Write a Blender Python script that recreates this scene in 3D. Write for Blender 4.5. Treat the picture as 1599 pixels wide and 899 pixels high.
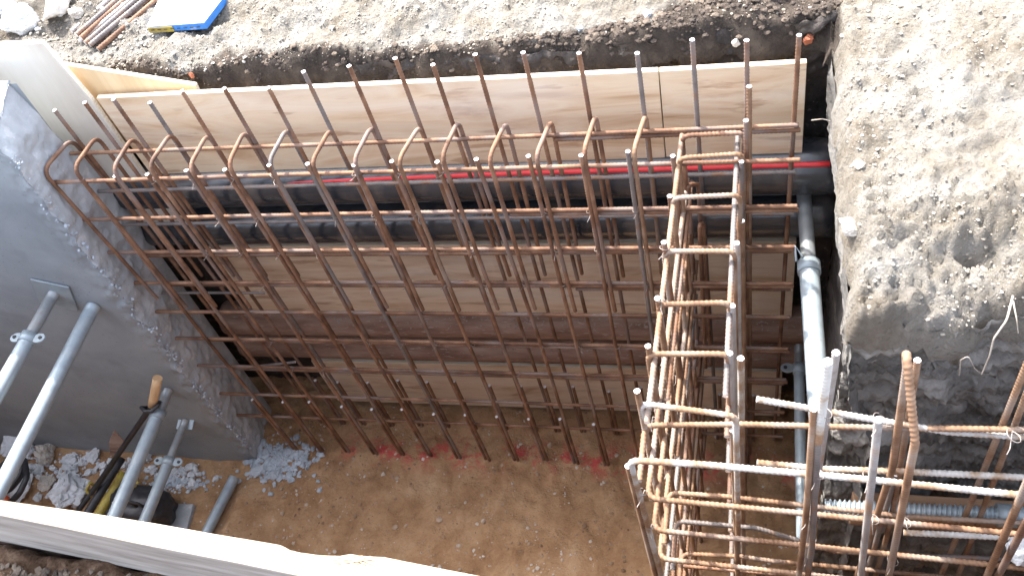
import bpy, bmesh, math, random
import numpy as np
from mathutils import Vector, Matrix, Euler, noise
random.seed(7); rng = np.random.default_rng(5)
PI = math.pi; R = math.radians
S = bpy.context.scene; COL = S.collection
for o in list(bpy.data.objects): bpy.data.objects.remove(o)

# ------------------------------------------------------------------ camera
FPX = 1461.5; CAM = Vector((0.35578, -1.98242, 2.07518)); ROT = Euler((R(37.25568), R(11.29368), R(8.67723)))
cam = bpy.data.objects.new('camera', bpy.data.cameras.new('camera')); COL.objects.link(cam)
cam.location = CAM; cam.rotation_euler = ROT
cam.data.sensor_fit = 'HORIZONTAL'; cam.data.sensor_width = 36; cam.data.lens = FPX / 1599 * 36
cam.data.clip_start = .02; cam.data.clip_end = 500
S.camera = cam
# ------------------------------------------------------------------ light
SUN = Vector((-.40, .36, .84)).normalized()
w = bpy.data.worlds.new('World'); S.world = w; w.use_nodes = True
nt = w.node_tree; sky = nt.nodes.new('ShaderNodeTexSky'); sky.sky_type = 'NISHITA'; sky.sun_disc = False
sky.sun_elevation = math.asin(SUN.z); sky.sun_rotation = math.atan2(SUN.x, SUN.y); sky.dust_density = 2.5; sky.air_density = .8; sky.ozone_density = .6
hs = nt.nodes.new('ShaderNodeHueSaturation'); hs.inputs['Saturation'].default_value = .5; nt.links.new(sky.outputs[0], hs.inputs['Color']); nt.links.new(hs.outputs[0], nt.nodes['Background'].inputs[0]); nt.nodes['Background'].inputs[1].default_value = .15
sl = bpy.data.lights.new('sun', 'SUN'); sl.energy = 2.0; sl.angle = R(.9); sl.color = (1, .95, .87)
so = bpy.data.objects.new('sun', sl); COL.objects.link(so); so.rotation_euler = SUN.to_track_quat('Z', 'Y').to_euler(); so.location = (-4, 4, 8)
S.view_settings.view_transform = 'Standard'; S.view_settings.look = 'None'; S.view_settings.gamma = 1
S.view_settings.use_curve_mapping = False; S.view_settings.exposure = 2.65
S.cycles.max_bounces = 8; S.cycles.diffuse_bounces = 6

# ------------------------------------------------------------------ geometry of the place (metres), measured from the photograph
MR = ROT.to_matrix()
def ray(x, y): return MR @ Vector(((x - 799.5) / FPX, -(y - 449.5) / FPX, -1))
def onX(x, y, X): d = ray(x, y); return CAM + d * ((X - CAM.x) / d.x)
def onY(x, y, Y): d = ray(x, y); return CAM + d * ((Y - CAM.y) / d.y)
def onZ(x, y, Z): d = ray(x, y); return CAM + d * ((Z - CAM.z) / d.z)
FLOOR = -2.06; W = .169
HZ = [0, -.206, -.404, -.605, -.809, -1.016, -1.245, -1.503, -1.72]

# ------------------------------------------------------------------ materials
def nd(t, ty, **k):
    n = t.nodes.new(ty)
    for a, b in k.items():
        if a.startswith('i_'):
            n.inputs[a[2:].replace('_', ' ')].default_value = b
        else: setattr(n, a, b)
    return n
def ramp(t, stops):
    n = t.nodes.new('ShaderNodeValToRGB'); e = n.color_ramp.elements
    while len(e) > 1: e.remove(e[-1])
    e[0].position = stops[0][0]; c = stops[0][1]; e[0].color = (*c, 1) if len(c) == 3 else c
    for p, c in stops[1:]:
        q = e.new(p); q.color = (*c, 1) if len(c) == 3 else c
    return n
def coords(t, stretch=(1, 1, 1), rnd=True):
    L = t.links; tc = nd(t, 'ShaderNodeTexCoord'); mp = nd(t, 'ShaderNodeMapping'); mp.inputs['Scale'].default_value = stretch
    if rnd:
        oi = nd(t, 'ShaderNodeObjectInfo'); m = nd(t, 'ShaderNodeVectorMath', operation='SCALE'); m.inputs[0].default_value = (7.3, 5.1, 9.7)
        L.new(oi.outputs['Random'], m.inputs['Scale']); a = nd(t, 'ShaderNodeVectorMath', operation='ADD')
        L.new(tc.outputs['Object'], a.inputs[0]); L.new(m.outputs[0], a.inputs[1]); L.new(a.outputs[0], mp.inputs[0])
    else: L.new(tc.outputs['Object'], mp.inputs[0])
    return mp.outputs[0]
def mat(name, stops, scale=8, stretch=(1, 1, 1), detail=8, rough=.85, metal=0, bump=.3, bscale=60, bdist=.004, spec=None, dist=0, extra=None, rnd=True, nrough=.6):
    m = bpy.data.materials.new(name); m.use_nodes = True; t = m.node_tree; L = t.links; b = t.nodes['Principled BSDF']
    v = coords(t, stretch, rnd)
    n = nd(t, 'ShaderNodeTexNoise'); n.inputs['Scale'].default_value = scale; n.inputs['Detail'].default_value = detail; n.inputs['Roughness'].default_value = nrough; n.inputs['Distortion'].default_value = dist
    L.new(v, n.inputs['Vector']); r = ramp(t, stops); L.new(n.outputs['Fac'], r.inputs[0]); col = r.outputs[0]
    if extra:   # list of (scale, lo, hi, colour, amount) speckle / patch layers
        for sc, lo, hi, c, am in extra:
            n2 = nd(t, 'ShaderNodeTexNoise'); n2.inputs['Scale'].default_value = sc; n2.inputs['Detail'].default_value = 5; L.new(v, n2.inputs['Vector'])
            mr = nd(t, 'ShaderNodeMapRange'); mr.inputs[1].default_value = lo; mr.inputs[2].default_value = hi; mr.inputs[4].default_value = am; L.new(n2.outputs['Fac'], mr.inputs[0])
            mx = nd(t, 'ShaderNodeMix', data_type='RGBA'); L.new(mr.outputs[0], mx.inputs[0]); L.new(col, mx.inputs[6]); mx.inputs[7].default_value = (*c, 1); col = mx.outputs[2]
    L.new(col, b.inputs['Base Color']); b.inputs['Roughness'].default_value = rough; b.inputs['Metallic'].default_value = metal
    if spec is not None: b.inputs['Specular IOR Level'].default_value = spec
    if bump:
        n3 = nd(t, 'ShaderNodeTexNoise'); n3.inputs['Scale'].default_value = bscale; n3.inputs['Detail'].default_value = 9; n3.inputs['Roughness'].default_value = .65; L.new(v, n3.inputs['Vector'])
        bp = nd(t, 'ShaderNodeBump'); bp.inputs['Strength'].default_value = bump; bp.inputs['Distance'].default_value = bdist; L.new(n3.outputs['Fac'], bp.inputs['Height']); L.new(bp.outputs[0], b.inputs['Normal'])
    return m
M = {}
rust_st = [(.3, (.075, .040, .026)), (.45, (.15, .074, .042)), (.55, (.22, .115, .066)), (.68, (.30, .18, .115)), (.8, (.23, .18, .15))]
M['rust'] = mat('rust_steel', rust_st, 9, detail=9, rough=.72, metal=.08, bump=.25, bscale=220, bdist=.001, extra=[(5, .5, .62, (.22, .17, .15), .75)])
M['rust_light'] = mat('light_rust_steel', [(.3, (.13, .066, .036)), (.45, (.22, .125, .072)), (.6, (.31, .20, .13)), (.75, (.26, .215, .185))], 9, detail=9, rough=.7, metal=.15, bump=.25, bscale=220, bdist=.001, extra=[(4.5, .5, .64, (.29, .255, .23), .6)])
M['grey_bar'] = mat('mill_scale_steel', [(.3, (.10, .085, .08)), (.52, (.19, .165, .155)), (.62, (.22, .13, .085)), (.75, (.16, .09, .06))], 9, detail=9, rough=.62, metal=.12, bump=.2, bscale=200, bdist=.001)
M['pale_bar'] = mat('pale_grey_steel', [(.3, (.22, .19, .17)), (.52, (.36, .34, .33)), (.7, (.33, .22, .15))], 9, detail=9, rough=.65, metal=.1, bump=.2, bscale=200, bdist=.001)
M['mortar_bar'] = mat('mortar_splashed_steel', [(.42, (.26, .15, .085)), (.5, (.36, .28, .21)), (.56, (.46, .44, .41)), (.7, (.58, .57, .55))], 8, detail=10, rough=.75, bump=.8, bscale=120, bdist=.002)
M['cut'] = mat('cut_steel_end', [(.3, (.75, .75, .76)), (.7, (.9, .9, .9))], 80, rough=.35, metal=.4, bump=0)
M['wire'] = mat('tie_wire_steel', [(.3, (.2, .16, .14)), (.7, (.42, .38, .35))], 60, rough=.45, metal=.5, bump=0)
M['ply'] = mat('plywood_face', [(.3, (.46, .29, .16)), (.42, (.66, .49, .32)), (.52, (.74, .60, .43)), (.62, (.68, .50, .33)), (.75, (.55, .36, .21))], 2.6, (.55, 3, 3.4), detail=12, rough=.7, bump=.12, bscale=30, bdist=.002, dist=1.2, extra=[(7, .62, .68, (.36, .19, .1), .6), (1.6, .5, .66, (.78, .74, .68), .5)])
M['ply_low'] = mat('lower_plywood', [(.3, (.42, .28, .17)), (.42, (.60, .46, .33)), (.52, (.70, .58, .45)), (.62, (.62, .47, .34)), (.75, (.5, .34, .22))], 2.6, (.55, 3, 3.4), detail=12, rough=.75, bump=.15, bscale=30, bdist=.002, dist=1.2, extra=[(7, .62, .68, (.3, .17, .1), .6), (1.3, .5, .66, (.66, .62, .58), .5), (4, .6, .7, (.36, .25, .18), .4)])  # slightly darker, greyer plywood for the lower sheets
M['ply_white'] = mat('pale_plywood', [(.3, (.56, .50, .42)), (.6, (.68, .64, .57))], 2, (4, 3, .5), rough=.6, bump=.08, bscale=30, bdist=.002, extra=[(28, .74, .77, (.3, .24, .18), .8)])
M['ply_warm'] = mat('warm_plywood', [(.3, (.66, .46, .25)), (.6, (.80, .62, .38))], 3, (5, 5, .4), rough=.7, bump=.1, bscale=30, bdist=.002)
M['ply_edge'] = mat('plywood_cut_edge', [(.3, (.62, .52, .38)), (.6, (.82, .76, .62))], 60, (.05, .3, 3), rough=.7, bump=.2, bscale=60, bdist=.002)
M['timber'] = mat('weathered_timber', [(.3, (.16, .14, .125)), (.5, (.30, .275, .25)), (.7, (.42, .39, .36))], 3, (.5, 8, 8), rough=.8, bump=.3, bscale=40, bdist=.003, extra=[(10, .62, .72, (.3, .24, .2), .5)])
M['timber_top'] = mat('sawn_timber_top', [(.3, (.16, .115, .07)), (.48, (.26, .21, .15)), (.62, (.36, .31, .25))], 3, (.5, 8, 8), rough=.7, bump=.2, bscale=60, bdist=.002)
M['timber_brown'] = mat('brown_timber', [(.3, (.2, .11, .06)), (.6, (.36, .22, .13))], 3, (.6, 8, 8), rough=.8, bump=.3, bscale=40, bdist=.003)
M['concrete'] = mat('cast_concrete', [(.25, (.19, .215, .235)), (.5, (.26, .29, .315)), (.75, (.33, .365, .39))], 2.2, detail=12, rough=.8, bump=.25, bscale=18, bdist=.004, dist=.6, extra=[(7, .6, .7, (.2, .22, .24), .5), (90, .66, .72, (.12, .12, .12), .7)])
M['joint'] = mat('broken_concrete_joint', [(.25, (.28, .295, .31)), (.5, (.37, .39, .41)), (.75, (.46, .48, .50))], 7, detail=12, rough=.9, bump=.6, bscale=40, bdist=.007, extra=[(18, .58, .66, (.6, .6, .6), .5)])
M['rubble'] = mat('concrete_rubble', [(.3, (.42, .44, .46)), (.6, (.66, .68, .70))], 9, rough=.9, bump=.8, bscale=50, bdist=.008)
M['mortar'] = mat('blue_grey_mortar', [(.3, (.28, .32, .36)), (.6, (.46, .51, .56))], 9, rough=.9, bump=.8, bscale=50, bdist=.008)
M['rubble_warm'] = mat('sandy_rubble', [(.3, (.34, .30, .26)), (.6, (.62, .58, .52))], 9, rough=.9, bump=.8, bscale=50, bdist=.008)
M['black_pipe'] = mat('black_plastic_pipe', [(.3, (.02, .022, .027)), (.7, (.045, .05, .058))], 5, spec=.9, rough=.2, bump=.15, bscale=8, bdist=.006, extra=[(6, .52, .68, (.17, .14, .12), .6)])
M['red_pipe'] = mat('red_plastic_conduit', [(.3, (.62, .03, .035)), (.7, (.8, .07, .075))], 8, rough=.4, bump=0)
M['rust_pipe'] = mat('rusted_pipe', [(.3, (.15, .085, .06)), (.5, (.26, .16, .12)), (.7, (.36, .26, .21))], 6, (.6, 3, 3), rough=.9, bump=.8, bscale=50, bdist=.006, extra=[(35, .62, .68, (.45, .38, .33), .6)])
M['galv'] = mat('galvanised_steel', [(.3, (.25, .30, .335)), (.6, (.34, .40, .435))], 14, rough=.5, metal=.35, bump=.08, bscale=60, bdist=.001, extra=[(9, .56, .68, (.4, .42, .43), .5), (40, .68, .72, (.3, .3, .3), .6)])
M['galv_inner'] = mat('worn_steel_tube', [(.3, (.22, .24, .25)), (.6, (.34, .36, .37))], 14, rough=.5, metal=.5, bump=.1, bscale=60, bdist=.001, extra=[(12, .56, .68, (.3, .26, .22), .5)])
M['black_plastic'] = mat('black_rubber', [(.3, (.015, .015, .017)), (.7, (.04, .04, .045))], 20, rough=.45, bump=.2, bscale=80, bdist=.002)
M['yellow'] = mat('yellow_paint', [(.3, (.28, .21, .03)), (.7, (.42, .33, .06))], 20, rough=.5, bump=.1, bscale=60, bdist=.001, extra=[(14, .6, .68, (.15, .1, .05), .5)])
M['blue'] = mat('blue_paint', [(.3, (.03, .16, .5)), (.7, (.06, .25, .62))], 20, rough=.5, bump=.1, bscale=60, bdist=.001, extra=[(16, .6, .66, (.5, .5, .5), .5)])
M['white'] = mat('white_plastic', [(.3, (.74, .74, .72)), (.7, (.84, .84, .82))], 6, rough=.5, bump=0)
M['orange'] = mat('orange_plastic', [(.3, (.6, .09, .02)), (.7, (.75, .13, .03))], 8, rough=.4, bump=0)
M['clay'] = mat('fired_clay', [(.3, (.32, .10, .05)), (.7, (.46, .17, .09))], 20, rough=.85)
M['wood_handle'] = mat('wooden_handle', [(.3, (.5, .3, .15)), (.7, (.68, .46, .26))], 6, (4, 4, .5), rough=.55, bump=.1, bscale=40, bdist=.001)
M['root'] = mat('pale_root', [(.3, (.25, .21, .17)), (.7, (.42, .38, .33))], 30, rough=.8, bump=.3, bscale=90, bdist=.002)
M['gravel'] = mat('pale_gravel', [(.3, (.20, .165, .125)), (.5, (.29, .26, .215)), (.7, (.38, .36, .33))], 9, rough=.95, bump=.5, bscale=120, bdist=.003, rnd=False)
M['gravel_floor'] = mat('mixed_pebbles', [(.35, (.20, .12, .07)), (.48, (.32, .22, .14)), (.57, (.42, .33, .25)), (.66, (.52, .46, .4))], 11, rough=.9, bump=.3, bscale=150, bdist=.002, rnd=False, detail=1)
M['clods'] = mat('dark_clods', [(.3, (.03, .024, .02)), (.5, (.075, .056, .043)), (.66, (.16, .125, .095))], 14, rough=.95, bump=.5, bscale=120, bdist=.003, rnd=False)
M['bank_dark'] = mat('dark_cut_soil', [(.3, (.024, .021, .021)), (.5, (.052, .045, .042)), (.62, (.095, .076, .062)), (.74, (.19, .14, .10))], 5, detail=12, rough=.95, bump=1, bscale=28, bdist=.015, rnd=False, extra=[(40, .63, .7, (.22, .2, .18), .6)])
M['bank_grey'] = mat('grey_cut_soil', [(.3, (.06, .056, .052)), (.46, (.13, .122, .112)), (.56, (.23, .218, .20)), (.7, (.35, .335, .31))], 3.2, (1, 1, 2), detail=12, rough=.95, bump=1, bscale=22, bdist=.02, rnd=False, dist=.7, extra=[(45, .64, .72, (.3, .28, .26), .5)])
M['bank_brown'] = mat('brown_cut_soil', [(.3, (.06, .04, .03)), (.5, (.12, .08, .06)), (.7, (.19, .13, .1))], 5, detail=12, rough=.95, bump=1, bscale=28, bdist=.015, rnd=False)

# top ground: one sheet, colour from position (pale crushed sand, darker soil where the topsoil shows, painted shade at the corner rocks)
def ground_material():
    m = bpy.data.materials.new('sandy_ground'); m.use_nodes = True; t = m.node_tree; L = t.links; b = t.nodes['Principled BSDF']
    v = coords(t, rnd=False)
    def nz(sc, de=10, ro=.65):
        n = nd(t, 'ShaderNodeTexNoise'); n.inputs['Scale'].default_value = sc; n.inputs['Detail'].default_value = de; n.inputs['Roughness'].default_value = ro; L.new(v, n.inputs['Vector']); return n.outputs['Fac']
    r = ramp(t, [(.3, (.14, .11, .08)), (.42, (.215, .19, .155)), (.55, (.275, .257, .228)), (.72, (.32, .31, .29))]); L.new(nz(5, 14, .72), r.inputs[0])
    r2 = ramp(t, [(.3, (.03, .026, .024)), (.5, (.07, .056, .046)), (.7, (.15, .12, .095))]); L.new(nz(9), r2.inputs[0])
    at = nd(t, 'ShaderNodeAttribute', attribute_name='soil'); mx = nd(t, 'ShaderNodeMix', data_type='RGBA')
    L.new(at.outputs['Fac'], mx.inputs[0]); L.new(r.outputs[0], mx.inputs[6]); L.new(r2.outputs[0], mx.inputs[7])
    r3 = ramp(t, [(.3, (.06, .035, .022)), (.5, (.12, .072, .045)), (.7, (.22, .15, .10))]); L.new(nz(30), r3.inputs[0])
    at2 = nd(t, 'ShaderNodeAttribute', attribute_name='brown'); mx2 = nd(t, 'ShaderNodeMix', data_type='RGBA')
    L.new(at2.outputs['Fac'], mx2.inputs[0]); L.new(mx.outputs[2], mx2.inputs[6]); L.new(r3.outputs[0], mx2.inputs[7])
    L.new(mx2.outputs[2], b.inputs['Base Color']); b.inputs['Roughness'].default_value = .95; b.inputs['Specular IOR Level'].default_value = .2
    vo = nd(t, 'ShaderNodeTexVoronoi', feature='F1'); vo.inputs['Scale'].default_value = 85; wv = nd(t, 'ShaderNodeVectorMath', operation='ADD'); nn = nd(t, 'ShaderNodeTexNoise'); nn.inputs['Scale'].default_value = 30; sc_ = nd(t, 'ShaderNodeVectorMath', operation='SCALE'); sc_.inputs['Scale'].default_value = .03
    L.new(v, nn.inputs['Vector']); L.new(nn.outputs['Color'], sc_.inputs[0]); L.new(v, wv.inputs[0]); L.new(sc_.outputs[0], wv.inputs[1]); L.new(wv.outputs[0], vo.inputs['Vector'])
    bv = nd(t, 'ShaderNodeBump', invert=True); bv.inputs['Strength'].default_value = .75; bv.inputs['Distance'].default_value = .006; L.new(vo.outputs['Distance'], bv.inputs['Height'])
    bp = nd(t, 'ShaderNodeBump'); bp.inputs['Strength'].default_value = 1; bp.inputs['Distance'].default_value = .018; L.new(nz(45, 12, .75), bp.inputs['Height']); L.new(bv.outputs[0], bp.inputs['Normal']); L.new(bp.outputs[0], b.inputs['Normal'])
    return m
def floor_material():
    m = bpy.data.materials.new('pit_floor_soil'); m.use_nodes = True; t = m.node_tree; L = t.links; b = t.nodes['Principled BSDF']
    v = coords(t, rnd=False)
    def nz(sc, de=10, ro=.65):
        n = nd(t, 'ShaderNodeTexNoise'); n.inputs['Scale'].default_value = sc; n.inputs['Detail'].default_value = de; n.inputs['Roughness'].default_value = ro; L.new(v, n.inputs['Vector']); return n.outputs['Fac']
    r = ramp(t, [(.3, (.21, .11, .052)), (.42, (.32, .18, .088)), (.55, (.42, .255, .135)), (.7, (.5, .34, .2))]); L.new(nz(5, 14, .72), r.inputs[0])
    red = ramp(t, [(.49, (0, 0, 0)), (.58, (1, 1, 1))]); L.new(nz(9, 9, .7), red.inputs[0])
    at = nd(t, 'ShaderNodeAttribute', attribute_name='paint'); ml = nd(t, 'ShaderNodeMath', operation='MULTIPLY'); L.new(at.outputs['Fac'], ml.inputs[0]); L.new(red.outputs[0], ml.inputs[1])
    mx = nd(t, 'ShaderNodeMix', data_type='RGBA'); L.new(ml.outputs[0], mx.inputs[0]); L.new(r.outputs[0], mx.inputs[6]); mx.inputs[7].default_value = (.5, .06, .06, 1)
    L.new(mx.outputs[2], b.inputs['Base Color']); b.inputs['Roughness'].default_value = .9
    bp = nd(t, 'ShaderNodeBump'); bp.inputs['Strength'].default_value = 1; bp.inputs['Distance'].default_value = .02; L.new(nz(34, 12, .7), bp.inputs['Height']); L.new(bp.outputs[0], b.inputs['Normal'])
    return m
M['ground'] = ground_material(); M['floor'] = floor_material()

# ------------------------------------------------------------------ helpers
def tag(o, label=None, cat=None, group=None, kind=None):
    if label: o['label'] = label
    if cat: o['category'] = cat
    if group: o['group'] = group
    if kind: o['kind'] = kind
    return o
def thing(name, label, cat, loc=(0, 0, 0), group=None):
    o = bpy.data.objects.new(name, None); COL.objects.link(o); o.location = loc; o.empty_display_size = .1
    return tag(o, label, cat, group)
def link(name, me, parent=None):
    o = bpy.data.objects.new(name, me); COL.objects.link(o)
    if parent: o.parent = parent
    return o
def world_loc(p):
    v = Vector((0, 0, 0))
    while p: v += p.location; p = p.parent
    return v
def mesh(name, V, F, mats, parent=None, smooth=False, mi=None):
    """V world coordinates -> mesh object whose parent is `parent` (origin kept at the parent)"""
    me = bpy.data.meshes.new(name); V = np.asarray(V, float)
    off = world_loc(parent) if parent else Vector((0, 0, 0))
    if not parent:
        c = V.mean(0); c[2] = V[:, 2].min(); off = Vector(c)
    me.from_pydata((V - np.array(off)).tolist(), [], F if isinstance(F, list) else F.tolist())
    for m in (mats if isinstance(mats, (list, tuple)) else [mats]): me.materials.append(m)
    if mi is not None: me.polygons.foreach_set('material_index', mi)
    if smooth: me.polygons.foreach_set('use_smooth', [True] * len(me.polygons))
    me.update(); o = link(name, me, parent)
    if not parent: o.location = off
    return o
def fillet(P, r, n=7):
    P = [Vector(p) for p in P]; out = [P[0]]
    for i in range(1, len(P) - 1):
        a, b, c = P[i - 1], P[i], P[i + 1]; u = (a - b).normalized(); v = (c - b).normalized()
        ang = u.angle(v); d = min(r / max(math.tan(ang / 2), .05), (a - b).length * .48, (c - b).length * .48)
        p0 = b + u * d; p1 = b + v * d
        for k in range(n + 1):
            t = k / n; out.append(p0 * (1 - t) ** 2 + b * 2 * t * (1 - t) + p1 * t * t)
    out.append(P[-1]); return out
def resample(P, ds):
    A = np.array([list(p) for p in P]); seg = np.linalg.norm(np.diff(A, axis=0), axis=1); s = np.r_[0, np.cumsum(seg)]
    n = max(2, int(s[-1] / ds) + 1); q = np.linspace(0, s[-1], n)
    return np.stack([np.interp(q, s, A[:, i]) for i in range(3)], 1), q
def tube_arrays(P, r, sides=8, ds=.05, rib=None, wob=0, rend=None):
    A, q = resample(P, ds); T = np.gradient(A, axis=0); T /= np.linalg.norm(T, axis=1)[:, None] + 1e-12
    n = len(A); N = np.zeros_like(A); t0 = T[0]; a = np.array([0, 0, 1.]) if abs(t0[2]) < .8 else np.array([0, 1., 0])
    nv = a - t0 * (a @ t0); nv /= np.linalg.norm(nv)
    for i in range(n):
        nv = nv - T[i] * (nv @ T[i]); nv /= np.linalg.norm(nv) + 1e-12; N[i] = nv
    B = np.cross(T, N); th = np.arange(sides) * 2 * PI / sides
    rr = np.full((n, sides), float(r))
    if rend is not None: rr *= np.linspace(1, rend / r, n)[:, None]
    if rib:
        pitch, h, ph = rib; side = (th > PI).astype(float)
        f = (q[:, None] / pitch + .5 * side[None] + .28 * np.cos(th)[None] * np.where(th > PI, -1, 1)[None]) % 1
        rr += h * np.exp(-((f - .5) / .2) ** 2) * (.4 + .6 * np.abs(np.sin(th))[None] ** .6)
        rr += .35 * h * (np.abs(np.cos(th)) > .97)[None]
    c, s = np.cos(th), np.sin(th)
    V = A[:, None, :] + rr[..., None] * (N[:, None, :] * c[None, :, None] + B[:, None, :] * s[None, :, None])
    V = V.reshape(-1, 3)
    i = np.arange(n - 1)[:, None] * sides; j = np.arange(sides)[None]; j2 = (j + 1) % sides
    F = np.stack([i + j, i + j2, i + sides + j2, i + sides + j], -1).reshape(-1, 4)
    return V, F, n
def rebar(name, P, r=.0075, parent=None, m='rust', near=False, bend=.035, pitch=.0125):
    if len(P) > 2: P = fillet(P, bend)
    sides = 12 if near else 8
    V, F, n = tube_arrays(P, r, sides, pitch / (5 if near else 4), (pitch, r * (.24 if near else .2), 0))
    F = F.tolist(); k = len(F); F += [list(range(sides))[::-1], [(n - 1) * sides + q for q in range(sides)]]
    mi = [0] * k + [1, 1]; o = mesh(name, V, F, [M[m], M['cut']], parent, True, mi)
    for f in o.data.polygons[k:]: f.use_smooth = False
    return o
def pipe(name, P, r, m, parent=None, sides=24, ds=.04, hollow=0, rib=None, bend=.05):
    if len(P) > 2: P = fillet(P, bend)
    V, F, n = tube_arrays(P, r, sides, ds, rib); F = F.tolist(); k = len(F)
    if hollow:
        V2, F2, _ = tube_arrays(P, r - hollow, sides, ds); b = len(V); V = np.r_[V, V2]; F += [[b + q for q in f[::-1]] for f in F2.tolist()]
        k = len(F)
        for e in (0, (n - 1) * sides):
            for j in range(sides):
                j2 = (j + 1) % sides; F.append([e + j, e + j2, b + e + j2, b + e + j])
    else: F += [list(range(sides))[::-1], [(n - 1) * sides + q for q in range(sides)]]
    o = mesh(name, V, F, M[m], parent, True)
    for f in o.data.polygons[k:]: f.use_smooth = False
    return o
def slab(name, quad, thick, mats, parent=None, normal=None, bev=.0015):
    """polygon of world points extruded by thick*normal; mats = face, edge"""
    q = [Vector(p) for p in quad]; nrm = Vector(normal) if normal else (q[1] - q[0]).cross(q[-1] - q[0]).normalized()
    n = len(q); V = [list(p) for p in q] + [list(p + nrm * thick) for p in q]
    F = [list(range(n)), list(range(2 * n - 1, n - 1, -1))] + [[i, i + n, (i + 1) % n + n, (i + 1) % n] for i in range(n)]
    o = mesh(name, V, F, mats, parent, mi=[0, 0] + ([1] * n if isinstance(mats, (list, tuple)) and len(mats) > 1 else [0] * n))
    bm = bmesh.new(); bm.from_mesh(o.data); bmesh.ops.recalc_face_normals(bm, faces=bm.faces)
    if bev: bmesh.ops.bevel(bm, geom=bm.edges[:], offset=bev, segments=1, affect='EDGES', profile=.5)
    bm.to_mesh(o.data); bm.free(); return o
def fbm(v, sc, oc=5, h=.55): return noise.fractal(Vector(v) * sc, h, 2.1, oc)
def grid(name, U, Vv, fn, m, parent=None, flip=False, keep=None, attrs=None, smooth=True):
    nu, nv = len(U), len(Vv); V = np.zeros((nu * nv, 3)); A = {}
    for i, u in enumerate(U):
        for j, v in enumerate(Vv): V[i * nv + j] = fn(u, v)
    F = []
    for i in range(nu - 1):
        for j in range(nv - 1):
            if keep and not keep((U[i] + U[i + 1]) / 2, (Vv[j] + Vv[j + 1]) / 2): continue
            f = [i * nv + j, (i + 1) * nv + j, (i + 1) * nv + j + 1, i * nv + j + 1]; F.append(f[::-1] if flip else f)
    o = mesh(name, V, F, m, parent, smooth)
    if attrs:
        for nme, fa in attrs.items():
            a = o.data.attributes.new(nme, 'FLOAT', 'POINT'); a.data.foreach_set('value', [fa(*V[k]) for k in range(len(V))])
    return o
_ico = {}
def ico(sub):
    if sub not in _ico:
        bm = bmesh.new(); bmesh.ops.create_icosphere(bm, subdivisions=sub, radius=1)
        _ico[sub] = (np.array([v.co[:] for v in bm.verts]), [[v.index for v in f.verts] for f in bm.faces]); bm.free()
    return _ico[sub]
def rock(name, c, size, m, parent=None, sub=4, rough=.35, seed=0, rot=None, smooth=False, facets=9):
    V, F = ico(sub); V = V.copy(); rs = np.random.default_rng(seed + 11)
    for _ in range(facets):                     # plane cuts make it angular like broken stone
        n = rs.normal(size=3); n /= np.linalg.norm(n); d = rs.uniform(.55, .85); s = V @ n; V -= np.outer(np.maximum(0, s - d), n)
    for i in range(len(V)): V[i] *= 1 + rough * .5 * fbm(V[i] + seed * 3.1, 2.2, 5)
    e = Euler(rot or (rs.uniform(-.3, .3), rs.uniform(-.3, .3), rs.uniform(0, 6))).to_matrix()
    V = (V * np.array(size)) @ np.array(e).T + np.array(c)
    return mesh(name, V, F, m if not isinstance(m, str) else M[m], parent, smooth)
def scatter(name, pts, sizes, m, label, sub=1, flat=.6):
    V0, F0 = ico(sub); F0 = np.array(F0); VV = []; FF = []; b = 0
    for p, s in zip(pts, sizes):
        v = V0 * (1 + rng.uniform(-.28, .28, (len(V0), 1))) * s * np.array([1, rng.uniform(.6, 1), flat * rng.uniform(.6, 1.1)])
        a = rng.uniform(0, 2 * PI); ca, sa = math.cos(a), math.sin(a); v = v @ np.array([[ca, sa, 0], [-sa, ca, 0], [0, 0, 1]])
        VV.append(v + np.array(p)); FF.append(F0 + b); b += len(V0)
    o = mesh(name, np.concatenate(VV), np.concatenate(FF), M[m]); tag(o, label, name.replace('_', ' '), kind='stuff'); return o
def sstep(a, b, x): t = min(1, max(0, (x - a) / (b - a))); return t * t * (3 - 2 * t)

# ------------------------------------------------------------------ GROUND with the pit cut out of it
XB = .592; YE = -.705; YR = .355; YN = -1.40; XL = -4.3; XR = 3.4
def yn(x): return -1.352 - .062 * min(1.6, max(-1, (x + 1.25) / 1.12))
def pit_d(x, y):       # signed distance: >0 on land, <0 in the pit
    wob = .018 * noise.noise(Vector((x * 6, y * 6, 3))) + .010 * noise.noise(Vector((x * 22, y * 22, 1)))
    if y > YR - .1 and x < XB: wob += .022 * noise.noise(Vector((x * 13, y * 13, 8))) + .012
    elif x > XB + .1 and y < 0: wob += .03 * noise.noise(Vector((x * 11, y * 11, 8)))
    dx = max(XL - x, x - XR); dy = max(yn(x) - y, y - YR)
    d = max(dx, dy)                                     # outside the big box
    q = min(x - XB, y - YE - .04 * sstep(.8, .95, x))                             # land block at the right
    return max(d, q) + wob
def base_h(x, y):
    back = .20 + .05 * sstep(-.4, .6, x) + .16 * sstep(YR, YR + 1.1, y) + .08 * sstep(-1.6, -2.4, x)
    right = .30 + .10 * sstep(XB, XB + .8, x) - .11 * sstep(-.42, -.70, y) * (1 - .35 * sstep(.9, .65, x)) 
    near = .175
    wr = sstep(XB - .12, XB + .05, x) * sstep(YR + .35, YR - .05, y)
    h = back * (1 - wr) + right * wr
    wn = sstep(-1.1, -1.25, y); h = h * (1 - wn) + near * wn
    r = max(abs(x), abs(y)); h += .0
    return h
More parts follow.
